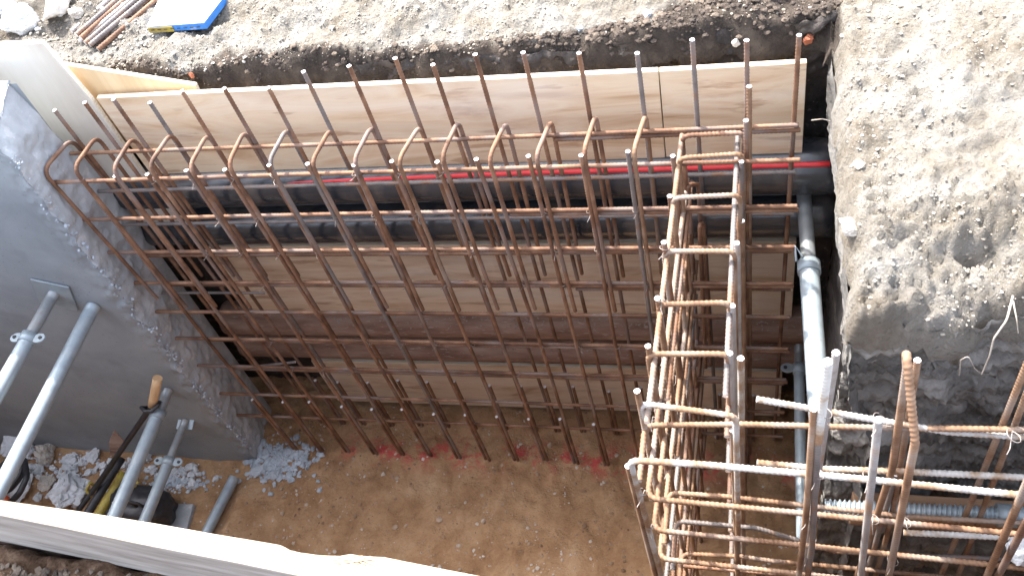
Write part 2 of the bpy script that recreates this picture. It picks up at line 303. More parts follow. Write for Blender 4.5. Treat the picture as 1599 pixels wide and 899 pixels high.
def gz(x, y):
    d = pit_d(x, y); z = base_h(x, y)
    a = fbm((x, y, 0), 2.2, 4) * .035 + fbm((x, y, 5), 11, 5) * .016 + fbm((x, y, 9), 36, 4) * .007
    if -1.1 < y < .1 and .5 < x < 1.6: a += .02 * fbm((x, y, 2), 7, 4) + .035 * sstep(-.25, -.5, y) * fbm((x, y, 6), 15, 5) - .07 * math.exp(-((x - .86) / .05) ** 2 - ((y + .54) / .022) ** 2)
    far = sstep(2.5, 8, max(abs(x), abs(y))); a *= 1 - .7 * far
    drop = 1 - sstep(-.02, .035, d)
    return z + a - .13 * drop ** 1.2
def gpos(x, y):
    d = pit_d(x, y); z = gz(x, y)
    if -.06 < d < -.008:
        e = .004; gx = (pit_d(x + e, y) - pit_d(x - e, y)) / (2 * e); gy = (pit_d(x, y + e) - pit_d(x, y - e)) / (2 * e); L = math.hypot(gx, gy) + 1e-6
        if L > .3: x += (-.008 - d) * gx / L; y += (-.008 - d) * gy / L
    return (x, y, z)
def axis(lo, hi, step, far):
    A = list(np.arange(lo, hi, step)); g = step
    while A[-1] < far: g *= 1.22; A.append(A[-1] + g)
    g = step
    while A[0] > -far: g *= 1.22; A.insert(0, A[0] - g)
    return A
AX = axis(-2.55, 1.45, .0095, 60); AY = axis(-1.62, .95, .0095, 60)
def soil_shade_attr(x, y, z):
    n = fbm((x, y, 4), 6, 4) * .05
    e = y - YR
    a = 0.0
    if x < XB + .02 and y > YR - .1: a = 1 - sstep(.02, .06, e - .10 * sstep(-.3, .5, x) + n)          # topsoil showing at the back lip
    a = max(a, (1 - sstep(.0, .10, (y - YE) - .10 * sstep(.8, 1.0, x) + n * 1.6)) * (x > XB - .05) * (y < 0) * .35)
    a = max(a, .55 * sstep(-1.72, -1.98, x) * sstep(.42, .5, y) * (.75 + 4 * n))  # shade over the gravel near the corner rocks, painted as darker ground
    return min(1, max(0, a))
ground = grid('ground', AX, AY, lambda x, y: gpos(x, y), M['ground'], keep=lambda x, y: pit_d(x, y) > -.022,
              attrs=None)
# attributes are evaluated in world space
def add_attr(o, nme, fn):
    off = o.location; n = len(o.data.vertices); a = o.data.attributes.new(nme, 'FLOAT', 'POINT')
    a.data.foreach_set('value', [fn(*(v.co + off)) for v in o.data.vertices])
add_attr(ground, 'soil', soil_shade_attr)
add_attr(ground, 'brown', lambda x, y, z: sstep(-1.3, -1.38, y))
bm = bmesh.new(); bm.from_mesh(ground.data); bmesh.ops.delete(bm, geom=[v for v in bm.verts if not v.link_faces], context='VERTS'); bm.to_mesh(ground.data); bm.free()
tag(ground, kind='structure')

# pit floor
def fz(x, y):
    z = FLOOR + fbm((x, y, 0), 2.5, 4) * .02 + fbm((x, y, 3), 12, 5) * .012 + (.02 * max(0, fbm((x, y, 8), 9, 5))) * sstep(-.5, -.1, y)
    z += .05 * sstep(-2.3, -3.6, x)
    return z
fl = grid('pit_floor', list(np.arange(-4.5, -2.6, .05)) + list(np.arange(-2.6, 1.3, .013)) + list(np.arange(1.3, 3.7, .1)), list(np.arange(-1.6, .62, .013)), lambda x, y: (x, y, fz(x, y)), M['floor'])
add_attr(fl, 'paint', lambda x, y, z: math.exp(-((y - .02) / .07) ** 2) * sstep(-1.75, -1.6, x) * sstep(.62, .5, x) * .9)
tag(fl, kind='structure')

# soil faces of the pit
def face(name, U, Z, pos, m, amp=.03, seed=0):
    def f(u, z):
        p, n = pos(u, z); a = fbm((p[0] + seed, p[1], p[2]), 3, 5) * amp + fbm((p[0], p[1] + seed, p[2]), 14, 5) * amp * .4
        return (p[0] + n[0] * a, p[1] + n[1] * a, p[2])
    o = grid(name, U, Z, f, m); tag(o, kind='structure'); return o
Zs = list(np.arange(FLOOR - .1, .21, .022))
face('back_soil_face', list(np.arange(-4.4, -2.2, .05)) + list(np.arange(-2.2, .68, .011)), list(np.arange(FLOOR - .1, 0, .05)) + list(np.arange(0, .23, .009)), lambda u, z: ((u, YR + .022 + .065 * (1 - sstep(-.25, .1, z)) - .02 * sstep(0, .1, z) + .022 * fbm((u, 1, z * 1.6), 11, 5) + .012 * abs(noise.noise(Vector((u * 30, 2, z * 34)))), z + (base_h(u, YR) - .03 - .225) * sstep(-.1, .22, z)), (0, -1)), M['bank_dark'], .012)
face('right_soil_face', list(np.arange(YE - .03, YR + .12, .012)), list(np.arange(FLOOR - .1, -.4, .03)) + list(np.arange(-.4, .17, .012)), lambda u, z: ((XB - .004 + .085 * (1 - sstep(-.34, .04, z)) - .012 * fbm((u, 3, z), 9, 5) * sstep(.16, .08, z), u, z + (base_h(XB, u) - .115 - .17) * sstep(-.5, .16, z)), (-1, 0)), M['bank_grey'], .006, 4)
def side_pos(u, z):
    ye = YE + .04 * sstep(.8, .95, u); k = sstep(.17, .0, z); z0 = z
    z += (base_h(u, ye + .01) - .055 - .18) * sstep(-.7, .18, z)
    y = ye + .008 + .045 * sstep(.08, -.2, z0)
    y += k * (.05 * fbm((u * .7, 2, z * 1.7 + .5 * u), 4.5, 6) + .03 * abs(noise.noise(Vector((u * 4 + 4, 1, z * 17 - 5 * u)))) + .014 * fbm((u, 9, z * 1.5), 22, 5) - .012) + .012 * fbm((u, 5, z), 40, 4)
    return ((u, y, z), (0, -1))
face('side_soil_face', list(np.arange(XB - .01, 1.5, .0085)) + [1.8, 2.4, 3.0, 3.5], list(np.arange(FLOOR - .1, -1, .03)) + list(np.arange(-1, .185, .0085)), side_pos, M['bank_grey'], .008, 9)
face('near_soil_face', list(np.arange(XL - .1, XR + .1, .06)), list(np.arange(FLOOR - .1, .20, .06)), lambda u, z: ((u, yn(u) - .014, z), (0, 1)), M['bank_brown'], .02, 2)
face('left_soil_face', list(np.arange(YN - .1, YR + .2, .06)), list(np.arange(FLOOR - .1, .24, .06)), lambda u, z: ((XL - .02, u, z), (1, 0)), M['bank_brown'], .02, 5)
face('end_soil_face', list(np.arange(YN - .1, YE + .1, .06)), list(np.arange(FLOOR - .1, .24, .06)), lambda u, z: ((XR + .02, u, z), (-1, 0)), M['bank_brown'], .02, 6)

# loose stones
P = []; Z_ = []
for _ in range(30000):
    if random.random() < .6: x = random.uniform(-2.5, XB); y = random.uniform(YR + .01, YR + .6)
    else: x = random.uniform(XB, 1.4); y = random.uniform(YE, .9)
    if pit_d(x, y) < .012 or noise.noise(Vector((x * 4, y * 4, 7))) < random.uniform(-.6, .35): continue
    s = .0016 + .005 * random.random() ** 4.5 + (.009 if random.random() < .006 else 0)
    if x < -1.75: s *= 1.5
    P.append((x, y, gz(x, y) + s * .2)); Z_.append(s)
scatter('loose_gravel', P, Z_, 'gravel', 'pale loose gravel strewn over the sandy ground')
P = []; Z_ = []
for _ in range(6500):
    x = random.uniform(-2.4, 1.1); y = random.uniform(-1.2, .3)
    if noise.noise(Vector((x * 3, y * 3, 2))) < random.uniform(-.7, .4): continue
    s = .0028 + .008 * random.random() ** 3.5 + (.008 if random.random() < .03 else 0); P.append((x, y, fz(x, y) + s * .15)); Z_.append(s)
scatter('floor_pebbles', P, Z_, 'gravel_floor', 'small pebbles bedded in the brown pit floor')
P = []; Z_ = []
for _ in range(2200):
    x = random.uniform(-1.9, XB + .02); y = YR + random.uniform(-.01, .05 + .12 * sstep(-.2, .5, x)) ; s = .003 + .009 * random.random() ** 2.5
    if pit_d(x, y) < -.004 or random.random() > .25 + .75 * sstep(-.8, .2, x): continue
    P.append((x, y, gz(x, y) + s * .2)); Z_.append(s)
scatter('soil_clods', P, Z_, 'clods', 'dark clods of topsoil along the back lip of the pit', sub=2)
P = []; Z_ = []
for _ in range(1500):
    x = random.uniform(-1.45, -.7); y = random.uniform(-1.62, YN - .01)
    s = random.uniform(.003, .011); P.append((x, y, gz(x, y) + s * .3)); Z_.append(s)
scatter('brown_gravel', P, Z_, 'clods', 'brown gravel in front of the long plank')
P = []; Z_ = []
for _ in range(260):
    q = onZ(random.gauss(432, 26), random.gauss(722, 16), FLOOR); s = random.uniform(.006, .02); P.append((q.x, q.y, fz(q.x, q.y) + s * .3)); Z_.append(s)
for _ in range(160):
    q = onZ(random.gauss(278, 22), random.gauss(752, 7), FLOOR); s = random.uniform(.005, .014); P.append((q.x, q.y, fz(q.x, q.y) + s * .3)); Z_.append(s)
scatter('mortar_crumbs', P, Z_, 'mortar', 'blue grey mortar crumbs spilt on the floor at the foot of the wall', sub=2)

# ------------------------------------------------------------------ BOARDS and PIPES of the back wall
def board(name, label, cat, quad, th, mats, group=None, normal=(0, 1, 0)):
    o = slab(name, quad, th, mats, None, normal); return tag(o, label, cat, group)
pe = [M['ply'], M['ply_edge']]; pl = [M['ply_low'], M['ply_edge']]
GP = 'plywood sheets against the back of the pit'
def q4(x0, x1, z0, z1, Y): return [(x0, Y, z0), (x1, Y, z0), (x1, Y, z1), (x0, Y, z1)]
board('plywood_sheet', 'long plywood sheet forming the upper back wall behind most of the bars', 'plywood', [(-1.915, .272, -.36), (.078, .272, -.36), (.083, .272, .138), (-1.915, .272, .152)], .02, pe, GP)
board('plywood_sheet', 'short plywood sheet at the right end of the upper back wall', 'plywood', [(.0815, .274, -.36), (.524, .274, -.36), (.520, .274, .138), (.0865, .274, .136)], .02, pe, GP)
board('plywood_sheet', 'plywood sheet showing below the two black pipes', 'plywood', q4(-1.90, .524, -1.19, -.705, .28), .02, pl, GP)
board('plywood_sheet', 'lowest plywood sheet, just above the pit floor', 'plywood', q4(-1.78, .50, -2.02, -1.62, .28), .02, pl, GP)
# pale sheet beside the concrete wall and a warm one behind it
a = [onY(-60, 72, .30), onY(66, 68, .30), onY(143, 157, .262), onY(236, 290, .252), onY(300, 370, .245), (-3.2, .245, -.9)]
board('plywood_sheet', 'pale plywood sheet standing behind the left concrete wall', 'plywood', a, .02, [M['ply_white'], M['ply_edge']], GP)
a = [onY(96, 101, .318), onY(305, 134, .306), onY(322, 170, .306), onY(150, 240, .318)]
board('plywood_sheet', 'narrow tapering plywood offcut wedged behind the left end of the upper sheet', 'plywood', a, .018, [M['ply_warm'], M['ply_edge']], GP)

o = pipe('black_pipe', [(-2.2, .30, -.335), (-.8, .302, -.33), (.64, .30, -.33)], .096, 'black_pipe', sides=48); tag(o, 'upper one of the two black plastic pipes along the back wall', 'pipe', 'black pipes along the back wall')
o = pipe('black_pipe', [(-2.1, .30, -.575), (-.8, .31, -.578), (.64, .31, -.573)], .092, 'black_pipe', sides=48); tag(o, 'lower one of the two black plastic pipes along the back wall', 'pipe', 'black pipes along the back wall')
o = pipe('red_conduit', [(-1.86, .235, -.283), (-1.2, .238, -.272), (-.4, .24, -.261), (.61, .24, -.259)], .0098, 'red_pipe', sides=20); tag(o, 'thin red plastic conduit running above the black pipes', 'conduit')
o = pipe('rusty_pipe', [(-2.1, .315, -1.29), (.62, .315, -1.285)], .082, 'rust_pipe', sides=40, ds=.02); tag(o, 'upper rusty brown pipe, dusted with crumbs, below the middle plywood', 'pipe', 'rusty pipes along the back wall')
o = pipe('rusty_pipe', [(-2.1, .315, -1.49), (.62, .315, -1.485)], .082, 'rust_pipe', sides=40, ds=.02); tag(o, 'lower rusty brown pipe, above the lowest plywood', 'pipe', 'rusty pipes along the back wall')
P = []; Z_ = []
for _ in range(420):
    x = random.uniform(-1.6, .55); t = random.gauss(0, .35); k = random.random() < .7
    s = random.uniform(.002, .006); zc = -1.288 if k else -1.488
    P.append((x, .315 - .082 * math.cos(.9 + t * .6), zc + .084 * math.sin(.9 + t * .6))); Z_.append(s)
scatter('pipe_crumbs', P, Z_, 'gravel', 'pale crumbs lying on top of the rusty pipes')

# ------------------------------------------------------------------ CONCRETE WALL on the left
root = thing('concrete_wall', 'grey cast concrete wall at the left end with a rough broken end face', 'wall', (-2.3, 0, FLOOR))
XJ = lambda z: -2.063 - .046 * (.25 - z)
YF = -.08
def wallf(x, z):
    e = sstep(.10, 0, XJ(z) - x)
    return (x, YF + .012 * e * (1 + fbm((x, z, 1), 18, 4)) + .0015 * fbm((x, z, 2), 3, 3), z)
U = list(np.arange(-4.3, -2.4, .05)) + list(np.linspace(-2.4, 0, 60)); Zw = list(np.linspace(FLOOR - .05, .255, 190))
def wf(u, z):
    if u > -2.4: x = -2.4 + (u + 2.4) / 2.4 * (XJ(z) + 2.4)
    else: x = u
    rag = .022 * fbm((z, 3, 1), 9, 5) + .01 * fbm((z, 1, 1), 40, 3)
    k = sstep(-.5, 0, u); x += rag * k
    zz = z + (.012 * fbm((x, 0, 2), 20, 4) if z > .25 else 0)
    p = wallf(x, zz); return p
o = grid('front_face', U, Zw, wf, M['concrete'], root)
def ef(u, z):   # end face with the broken surface
    y = YF + u * (.235 + .075 * sstep(.15, -.25, z)); x = XJ(z) + .022 * fbm((z, 3, 1), 9, 5) * (1 - u) ** 6 + .01 * fbm((z, 1, 1), 40, 3) * (1 - u) ** 8
    k = math.sin(PI * min(1, max(0, u))) ** .5
    x += k * (.004 + .012 * fbm((0, y, z), 6, 6) + .006 * fbm((3, y, z), 26, 5)); yy = y + (.012 * (1 + fbm((x, z, 1), 18, 4)) if u == 0 else 0)
    if z > .2: x -= .03 * (z - .2) / .055
    zz = z + (.085 * u if z > .2 else 0) * sstep(.2, .255, z)
    return (x, yy, zz)
o = grid('broken_end', list(np.linspace(0, 1, 36)), Zw, ef, M['joint'], root)
def tf(u, v):
    a = Vector(wf(u, .255)); y = YF + .012 + v * .235; s = v
    return (a.x - .03 * (u == 0), y, .255 + .085 * s + .006 * fbm((a.x, y, 3), 16, 4) * (0 < v < 1))
o = grid('wall_top', U, list(np.linspace(0, 1, 14)), tf, M['joint'], root)
grid('rear_face', [-4.3, -3, -2.1], [FLOOR - .05, -.25, .1, .335], lambda u, z: (u if u < -2.2 else XJ(z) , YF + .235 + .075 * sstep(.15, -.25, z), z), M['concrete'], root, flip=True)
# crumbs of mortar along the broken arris
P = []; Z_ = []
for _ in range(700):
    z = random.uniform(FLOOR + .1, .2); s = .0015 + .006 * random.random() ** 3
    if noise.noise(Vector((1, 2, z * 7))) < random.uniform(-.5, .3): continue
    x = XJ(z) + .022 * fbm((z, 3, 1), 9, 5) + .01 * fbm((z, 1, 1), 40, 3); P.append((x + random.uniform(-.012, .02), YF + random.uniform(0, .03), z)); Z_.append(s)
cr = scatter('mortar_crust', P, Z_, 'mortar', '', sub=2, flat=1)
for k in ('label', 'category'): 
    if k in cr: del cr[k]
cr.parent = root; cr.location = cr.location - root.location

# ------------------------------------------------------------------ CAGE 1 : long cage along the back wall
cage = thing('rebar_cage', 'long rusty reinforcement cage standing along the back plywood wall', 'rebar cage', (-.8, W / 2, FLOOR), 'reinforcement cages')
jit = lambda a: random.uniform(-a, a)
RB = .0070
ftips = [(1051, 247), (981, 240), (908, 246), (826, 247), (745, 252), (684, 256), (613, 255), (554, 261), (482, 259), (422, 261), (353, 268), (293, 269), (232, 275), (182, 278), (130, 283)]
for i, q in enumerate(ftips):
    k = i - 1; t = onY(*q, 0); xb = -k * .15 + jit(.006)
    m = 'rust' if i not in (1, 8) else 'grey_bar'
    rebar('upright_bar', [(t.x, 0, t.z + .01), (xb, jit(.003), -1.0), (-k * .15, 0, FLOOR - .03)], RB, cage, m, bend=.6)
    if k >= 0:
        rf = onY(*[(0, 0), (1, 0)][0], 0) if 0 else None
        x0 = -k * .15 + .021; tilt = jit(.01) + (.02 if k < 8 else 0); m = random.choice(['rust', 'rust', 'rust', 'rust', 'rust_light', 'grey_bar']) if k < 9 else 'rust'
        zt = .068 + jit(.008)
        rebar('hairpin_bar', [(x0 + jit(.004), .002, -.76 + jit(.012)), (x0, 0, zt), (x0 + tilt + .008, W, zt - .008), (x0 + .018 + jit(.006), W, -.76 + jit(.012))], RB, cage, m, bend=.042)
        if k >= 2: rebar('starter_bar', [(-k * .15 - .017, .001, FLOOR - .03), (-k * .15 - .018 + jit(.006), 0, -1.66 + .01 * k + jit(.02))], RB, cage, 'rust')
rebar('hairpin_bar', [(-2.03, .002, -.7), (-2.06, 0, .07), (-2.03, W, .06), (-2.0, W, -.7)], RB, cage, 'rust', bend=.045)
rtips = [(85, 172), (132, 160), (177, 155), (234, 160), (284, 142), (350, 138), (419, 137), (474, 112), (545, 103), (617, 91), (676, 101), (742, 85), (817, 82), (904, 83), (995, 83), (1081, 62), (1166, 63), (1248, 55)]
for i, q in enumerate(rtips):
    t = onY(*q, W); m = 'grey_bar' if i in (3, 7, 14, 15) else 'rust'
    xb = t.x + jit(.012) - (.02 if i == 17 else 0)
    rebar('upright_bar', [(t.x, W, t.z), (t.x + (xb - t.x) * .5, W, -.9), (xb, W, FLOOR - .03)], RB, cage, m, bend=.6)
    if 1 < i < 17: rebar('starter_bar', [(xb + .016, W + .002, FLOOR - .03), (xb + .018 + jit(.005), W, -1.62 + jit(.03))], RB, cage, 'rust')
for k, z in enumerate(HZ):
    x0 = XJ(z) - .01
    rebar('horizontal_bar', [(x0, .0145, z - .004), (-1, .0155, z + jit(.003)), (.50, .0145, z + jit(.003))], RB, cage, 'rust', bend=.5)
    if k < 8: rebar('horizontal_bar', [(x0 + .02, W - .0155, z + (.0 if k else 0)), (-.8, W - .015, z + jit(.006)), (.50, W - .0155, z + jit(.006))], RB, cage, random.choice(['rust', 'rust', 'grey_bar']) if k else 'rust', bend=.5)
for z, xa, face_y in [(-.019, -.25, W - .015), (-.222, -.42, .0155), (-.622, -.35, .0155), (-.42, -.38, .0155), (-1.033, -.9, .0155), (-.83, -.3, W - .015), (-1.262, -.2, .0155)]:
    rebar('horizontal_bar', [(xa, face_y, z), (.505, face_y, z + jit(.003))], RB, cage, 'rust')
rebar('horizontal_bar', [onY(250, 457, .10), onY(415, 457, .12)], .006, cage, 'grey_bar'); rebar('horizontal_bar', [onY(370, 575, .06), onY(461, 565, .08)], .006, cage, 'grey_bar')
def tie(p, ax, par, s=1):
    """loop of soft wire round a crossing with a twisted tail"""
    p = Vector(p); a = Vector(ax).normalized(); b = Vector((0, 1, 0)) if abs(a.y) < .8 else Vector((0, 0, 1)); c = a.cross(b).normalized(); b = c.cross(a)
    P = [p + (b * math.cos(t) + c * math.sin(t)) * .0125 * s + a * (.010 * math.sin(t / 2 + .4)) for t in np.linspace(0, 2 * PI * .95, 16)]
    d = Vector((jit(1), -1, jit(1))).normalized(); P += [p - Vector((0, .014, 0)) + d * .012, p - Vector((0, .014, 0)) + d * .026]
    V, F, n = tube_arrays(P, .0011, 5, .004); return mesh('tie_wire', V, F, M['wire'], par, True)
for k in range(0, 14):
    for r_ in (0, 1, 2, 3, 5, 6):
        if random.random() < .62 and k < 12: tie((-k * .15 + .008, .006, HZ[r_]), (.5 * random.choice([-1, 1]), 0, 1), cage)

# ------------------------------------------------------------------ CAGE 2 : return cage running towards the viewer
cg2 = thing('rebar_cage', 'narrow rusty cage running towards the viewer with a ladder of hairpins on top', 'rebar cage', (.22, -.4, FLOOR), 'reinforcement cages')
LC = [(1065, 215), (1060, 250), (1050, 312), (1037, 395), (1028, 478), (1012, 555), (1000, 632)]
RC = [(1162, 210), (1160, 243), (1155, 307), (1148, 395), (1140, 475), (1137, 555), (1149, 648)]
mm = ['rust', 'mortar_bar', 'rust_light', 'rust_light', 'rust_light', 'rust_light', 'mortar_bar']
for i, (l, r_) in enumerate(zip(LC, RC)):
    a = onZ(*l, .022); b = onZ(*r_, .022); zt = .03
    rebar('hairpin_bar', [(a.x + .004, a.y, -.74 + jit(.02)), (a.x, a.y, zt), (b.x, b.y, zt - (.012 if i == 6 else 0)), (b.x, b.y, -.74 + jit(.02))], RB, cg2, mm[i] if i not in (1,) else 'rust_light', True, bend=.028)
lt = [(1046, 306, -.145), (1037, 378, -.347), (1027, 465, -.525), (1012, 540, -.68), (995, 610, -.83), (981, 727, -.984)]
for i, (x, y, Y) in enumerate(lt):
    t = onY(x, y, Y); rebar('upright_bar', [t, (t.x + .012, Y, -1), (t.x + .02, Y, FLOOR - .03)], RB, cg2, 'rust_light' if i > 1 else 'rust', True, bend=.5)
rt = [(1170, 135, .1), (1165, 188, .03), (1159, 345, -.145), (1151, 379, -.347), (1144, 477, -.525), (1140, 551, -.68), (1144, 671, -.83), (1158, 252, .0)]
for i, (x, y, Y) in enumerate(rt):
    t = onY(x, y, Y); rebar('upright_bar', [t, (t.x + .004, Y, -1), (t.x + .006, Y, FLOOR - .03)], RB, cg2, ['rust_light', 'rust', 'rust_light', 'pale_bar', 'pale_bar', 'pale_bar', 'rust_light', 'grey_bar'][i], True, bend=.5)
a = onY(1157, 559, -.66); b = onY(1158, 690, -.66); tag(rebar('upright_bar', [a, b], RB * 1.15, cg2, 'mortar_bar', True), 'white mortar covered bar end')
b = onY(1158, 688, -.66); rebar('upright_bar', [b, (b.x + .004, -.66, FLOOR - .03)], RB * 1.05, cg2, 'rust_light', True)
LV = [0, -.215, -.425, -.64, -.86, -1.08, -1.3, -1.52, -1.74, -1.93]
for k, z in enumerate(LV):
    m = ['rust_light', 'rust_light', 'rust_light', 'rust_light', 'grey_bar', 'rust', 'rust', 'rust', 'rust', 'rust'][k]
    if k == 0:
        rebar('horizontal_bar', [(.155, .13, .004), (.112, -.87, .004)], RB, cg2, m, True)
    else:
        rebar('horizontal_bar', [(.160, .15, z), (.102, -.972, z), (.60, -.975, z - .04), (1.45, -.985, z - .10)] if k < 4 else [(.160, .15, z), (.105, -.972, z), (.7, -.975, z - .03)], RB, cg2, m, True, bend=.03)
    if k in (1, 3, 6): rebar('horizontal_bar', [(.172, .15, z - .012), (.135, -.72 + jit(.1), z - .02)], RB, cg2, 'rust' if k % 3 else 'rust_light', True)
    rebar('horizontal_bar', [(.322, .15, z - .01), (.300, -.78, z - .01)], RB, cg2, 'rust' if k % 2 else 'grey_bar', True)
# deep hooks that stand up between the rows
for (x, y, x2, Y) in [(1075, 288, 1090, .09), (1092, 350, 1098, .06)]:
    a = onY(x, y, Y); b = onY(x2, y, Y + .05); rebar('hairpin_bar', [(a.x - .01, a.y, a.z - .9), a, b, (b.x, b.y, b.z - .9)], RB * .9, cg2, 'rust', True, bend=.012)
for (l, Y) in [((1016, 655), -.83), ((1003, 770), -.984), ((1014, 823), -.984), ((1038, 390), -.347), ((1030, 470), -.525)]:
    t = onY(*l, Y); tie(t, (0, .3, 1), cg2, 1.1)
for z in LV[1:6]:
    for Y in (-.15, -.35, -.53, -.68): 
        if random.random() < .8: tie((.14 + .04 * Y, Y, z), (.3, 1, 0), cg2, 1.1)

# ------------------------------------------------------------------ CAGE 3 : cage going off to the right
cg3 = thing('rebar_cage', 'front right cage of rusty and white mortar splashed bars leaving the frame', 'rebar cage', (.7, -.9, FLOOR), 'reinforcement cages')
def hb(pts, Y, m, **k):
    P = [onY(x, y, Y) for x, y in pts]; d = (P[-1] - P[-2]).normalized()
    if k.pop('ext', True): P.append(P[-1] + d * .35)
    return rebar('horizontal_bar', P, k.pop('r', RB), cg3, m, True, **k)
a = onY(984, 723, -.984)
P = [(a.x + .02, -.984, -.75), (a.x, -.984, .027)] + [tuple(onY(x, y, -.984)) for x, y in [(1086, 724), (1300, 743), (1599, 773)]]; P.append((P[-1][0] + .3, -.984, P[-1][2] - .03))
rebar('horizontal_bar', P, RB * 1.08, cg3, 'mortar_bar', True, bend=.03)
tag(hb([(1182, 623), (1371, 656), (1480, 674), (1599, 682)], -.82, 'mortar_bar', r=RB * 1.05), 'whitened bar')
def rhook(pts, m, drop=.10):
    P = [onY(x, y, -.82) for x, y in pts]; d = (P[-1] - P[-2]).normalized(); P.append(P[-1] + d * .35)
    P = [P[0] + Vector((-.012, -.155, -.005))] + [P[0] + Vector((-.008, 0, 0))] + P[1:]
    return rebar('horizontal_bar', P, RB, cg3, m, True, bend=.03)
rhook([(1012, 664), (1160, 662), (1349, 667), (1558, 670)], 'rust_light')
hb([(1182, 722), (1286, 732), (1415, 736), (1599, 745)], -.83, 'mortar_bar', r=RB * 1.15)
rhook([(1048, 769), (1137, 775), (1248, 788), (1415, 806), (1579, 815)], 'rust_light')
rhook([(1060, 813), (1181, 824), (1304, 860), (1415, 866), (1543, 871)], 'grey_bar')
hb([(1411, 831), (1563, 838)], -.86, 'mortar_bar', r=RB * 1.15)
rhook([(1068, 864), (1155, 868), (1203, 875), (1400, 893)], 'rust_light')
hb([(1180, 900), (1500, 925)], -.83, 'rust', ext=False)
# lower rows of the same cage, mostly out of frame but there
for z in (-1.1, -1.35, -1.6, -1.85):
    rebar('horizontal_bar', [(.13, -.82, z), (1.4, -.82, z - .03)], RB, cg3, 'rust')
    rebar('horizontal_bar', [(.35, -.975, z), (1.4, -.984, z - .03)], RB, cg3, 'rust')
def vb(top, Y, m, lean=0, r=RB, dy=0):
    t = onY(*top, Y); return rebar('upright_bar', [t, (t.x + lean, Y + dy, FLOOR - .03)], r, cg3, m, True)
def vseg(a, b, Y, m, r=RB): 
    A = onY(*a, Y); B = onY(*b, Y); d = (B - A); P = [A, B, B + Vector((d.x * .3, 0, FLOOR - .03 - B.z))]; return rebar('upright_bar', P, r, cg3, m, True, bend=.3)
vseg((1271, 638), (1259, 800), -1.0, 'rust_light')
a = onY(1293, 564, -1.0); b = onY(1277, 689, -1.0); tag(rebar('upright_bar', [a, b], RB * 1.2, cg3, 'mortar_bar', True), 'white mortar covered bar end')
vseg((1277, 686), (1268, 850), -1.0, 'grey_bar')
vb((1306, 550), -.84, 'pale_bar', -.015, RB * 1.1)
vseg((1372, 655), (1344, 899), -1.0, 'pale_bar', RB * 1.1)
a = onY(1416, 574, -.84); f = onY(1418, 574, -.95); g = onY(1429, 690, -1.0); h = onY(1388, 899, -1.0); l = onY(1393, 731, -.84)
rebar('hairpin_bar', [(l.x - .02, -.84, -1.2), l, (a.x, -.84, a.z), (f.x + .003, -.90, f.z - .015), tuple(g), tuple(h), (h.x - .02, -1.0, -1.3)], RB * 1.12, cg3, 'rust_light', True, bend=.022)
vseg((1433, 562), (1393, 806), -.80, 'rust_light')
vb((1399, 740), -.80, 'grey_bar', -.01)
def vlong(a, b, Y, m, r=RB):
    A = onY(*a, Y); B = onY(*b, Y); d = (B - A) / (A.z - B.z); P = [A - d * .25 + Vector((0, 0, 0)), A, B, B + d * .9]; return rebar('upright_bar', P, r, cg3, m, True, bend=.3)
vlong((1599, 580), (1506, 808), -.80, 'rust_light'); vlong((1599, 625), (1530, 808), -.80, 'rust_light', RB * .95)
vlong((1599, 764), (1545, 890), -1.0, 'rust_light', RB * 1.1); vlong((1599, 822), (1563, 890), -1.0, 'rust', RB * 1.1)
for (x, y) in [(1286, 645), (1372, 657), (1275, 740), (1262, 806), (1361, 810), (1259, 865), (1392, 875), (1580, 682), (1355, 745), (1411, 815)]:
    tie(onY(x, y, -.99), (.4, 0, 1), cg3, 1.3)

# ------------------------------------------------------------------ steel props
def prop(label, P0, P1, r_out, r_in, cut, plate=None, collar='pin', grp='galvanised steel props', screw=False, end=None):
    P0 = Vector(P0); P1 = Vector(P1); t = thing('steel_prop', label, 'steel prop', P0, grp)
    d = (P1 - P0).normalized(); C = P0 + (P1 - P0) * cut
    if cut > 0: pipe('inner_tube', [P0, C + d * .05], r_in, 'galv_inner' if screw is False else 'galv', t, rib=None, hollow=.004)
    pipe('outer_tube', [C, P1], r_out, 'galv', t, hollow=.004)
    up = Vector((0, 0, 1)); sd = d.cross(up).normalized(); up = sd.cross(d)
    if collar and cut > 0:
        pipe('collar', [C - d * .012, C + d * .03], r_out * 1.18, 'galv', t)
        if collar == 'lugs':
            for s in (-1, 1):
                lug = []
                for a in np.linspace(0, 2 * PI, 20, endpoint=False): lug.append(C + d * (.008 + .022 * math.sin(a)) + sd * s * (r_out * 1.05 + .022 + .028 * math.cos(a)))
                L_ = slab('lug', lug, .008, [M['galv']], t, tuple(up))
                pipe('bolt', [C + d * .008 + sd * s * (r_out + .032) - up * .004, C + d * .008 + sd * s * (r_out + .032) + up * .012], .008, 'black_plastic', L_, sides=6)
        else:
            hp = [C + sd * r_out * .6 - d * .01 + up * r_out, C + sd * r_out * 1.0 - d * .055 + up * (r_out + .012), C + sd * (r_out * 1.5) - d * .05 + up * (r_out + .006), C + sd * r_out * 1.3 + up * r_out * .8]
            pipe('pin_handle', hp, .0045, 'galv', t, sides=8, bend=.01)
    if plate == 'quad':
        slab('base_plate', [onY(*c, YF - .004) for c in [(48, 434), (108, 447), (123, 484), (63, 471)]], .007, [M['galv']], t, (0, -1, 0)); plate = None
    if plate:
        pn, ps = plate; s = ps / 2; n = Vector(pn).normalized(); a = n.cross(Vector((0, 0, 1)) if abs(n.z) < .9 else Vector((0, 1, 0))).normalized(); b = n.cross(a)
        c = P0 - n * .002; slab('base_plate', [c + a * s + b * s, c - a * s + b * s, c - a * s - b * s, c + a * s - b * s], .006, [M['galv']], t, tuple(-n))
    return t
NY = -1.33
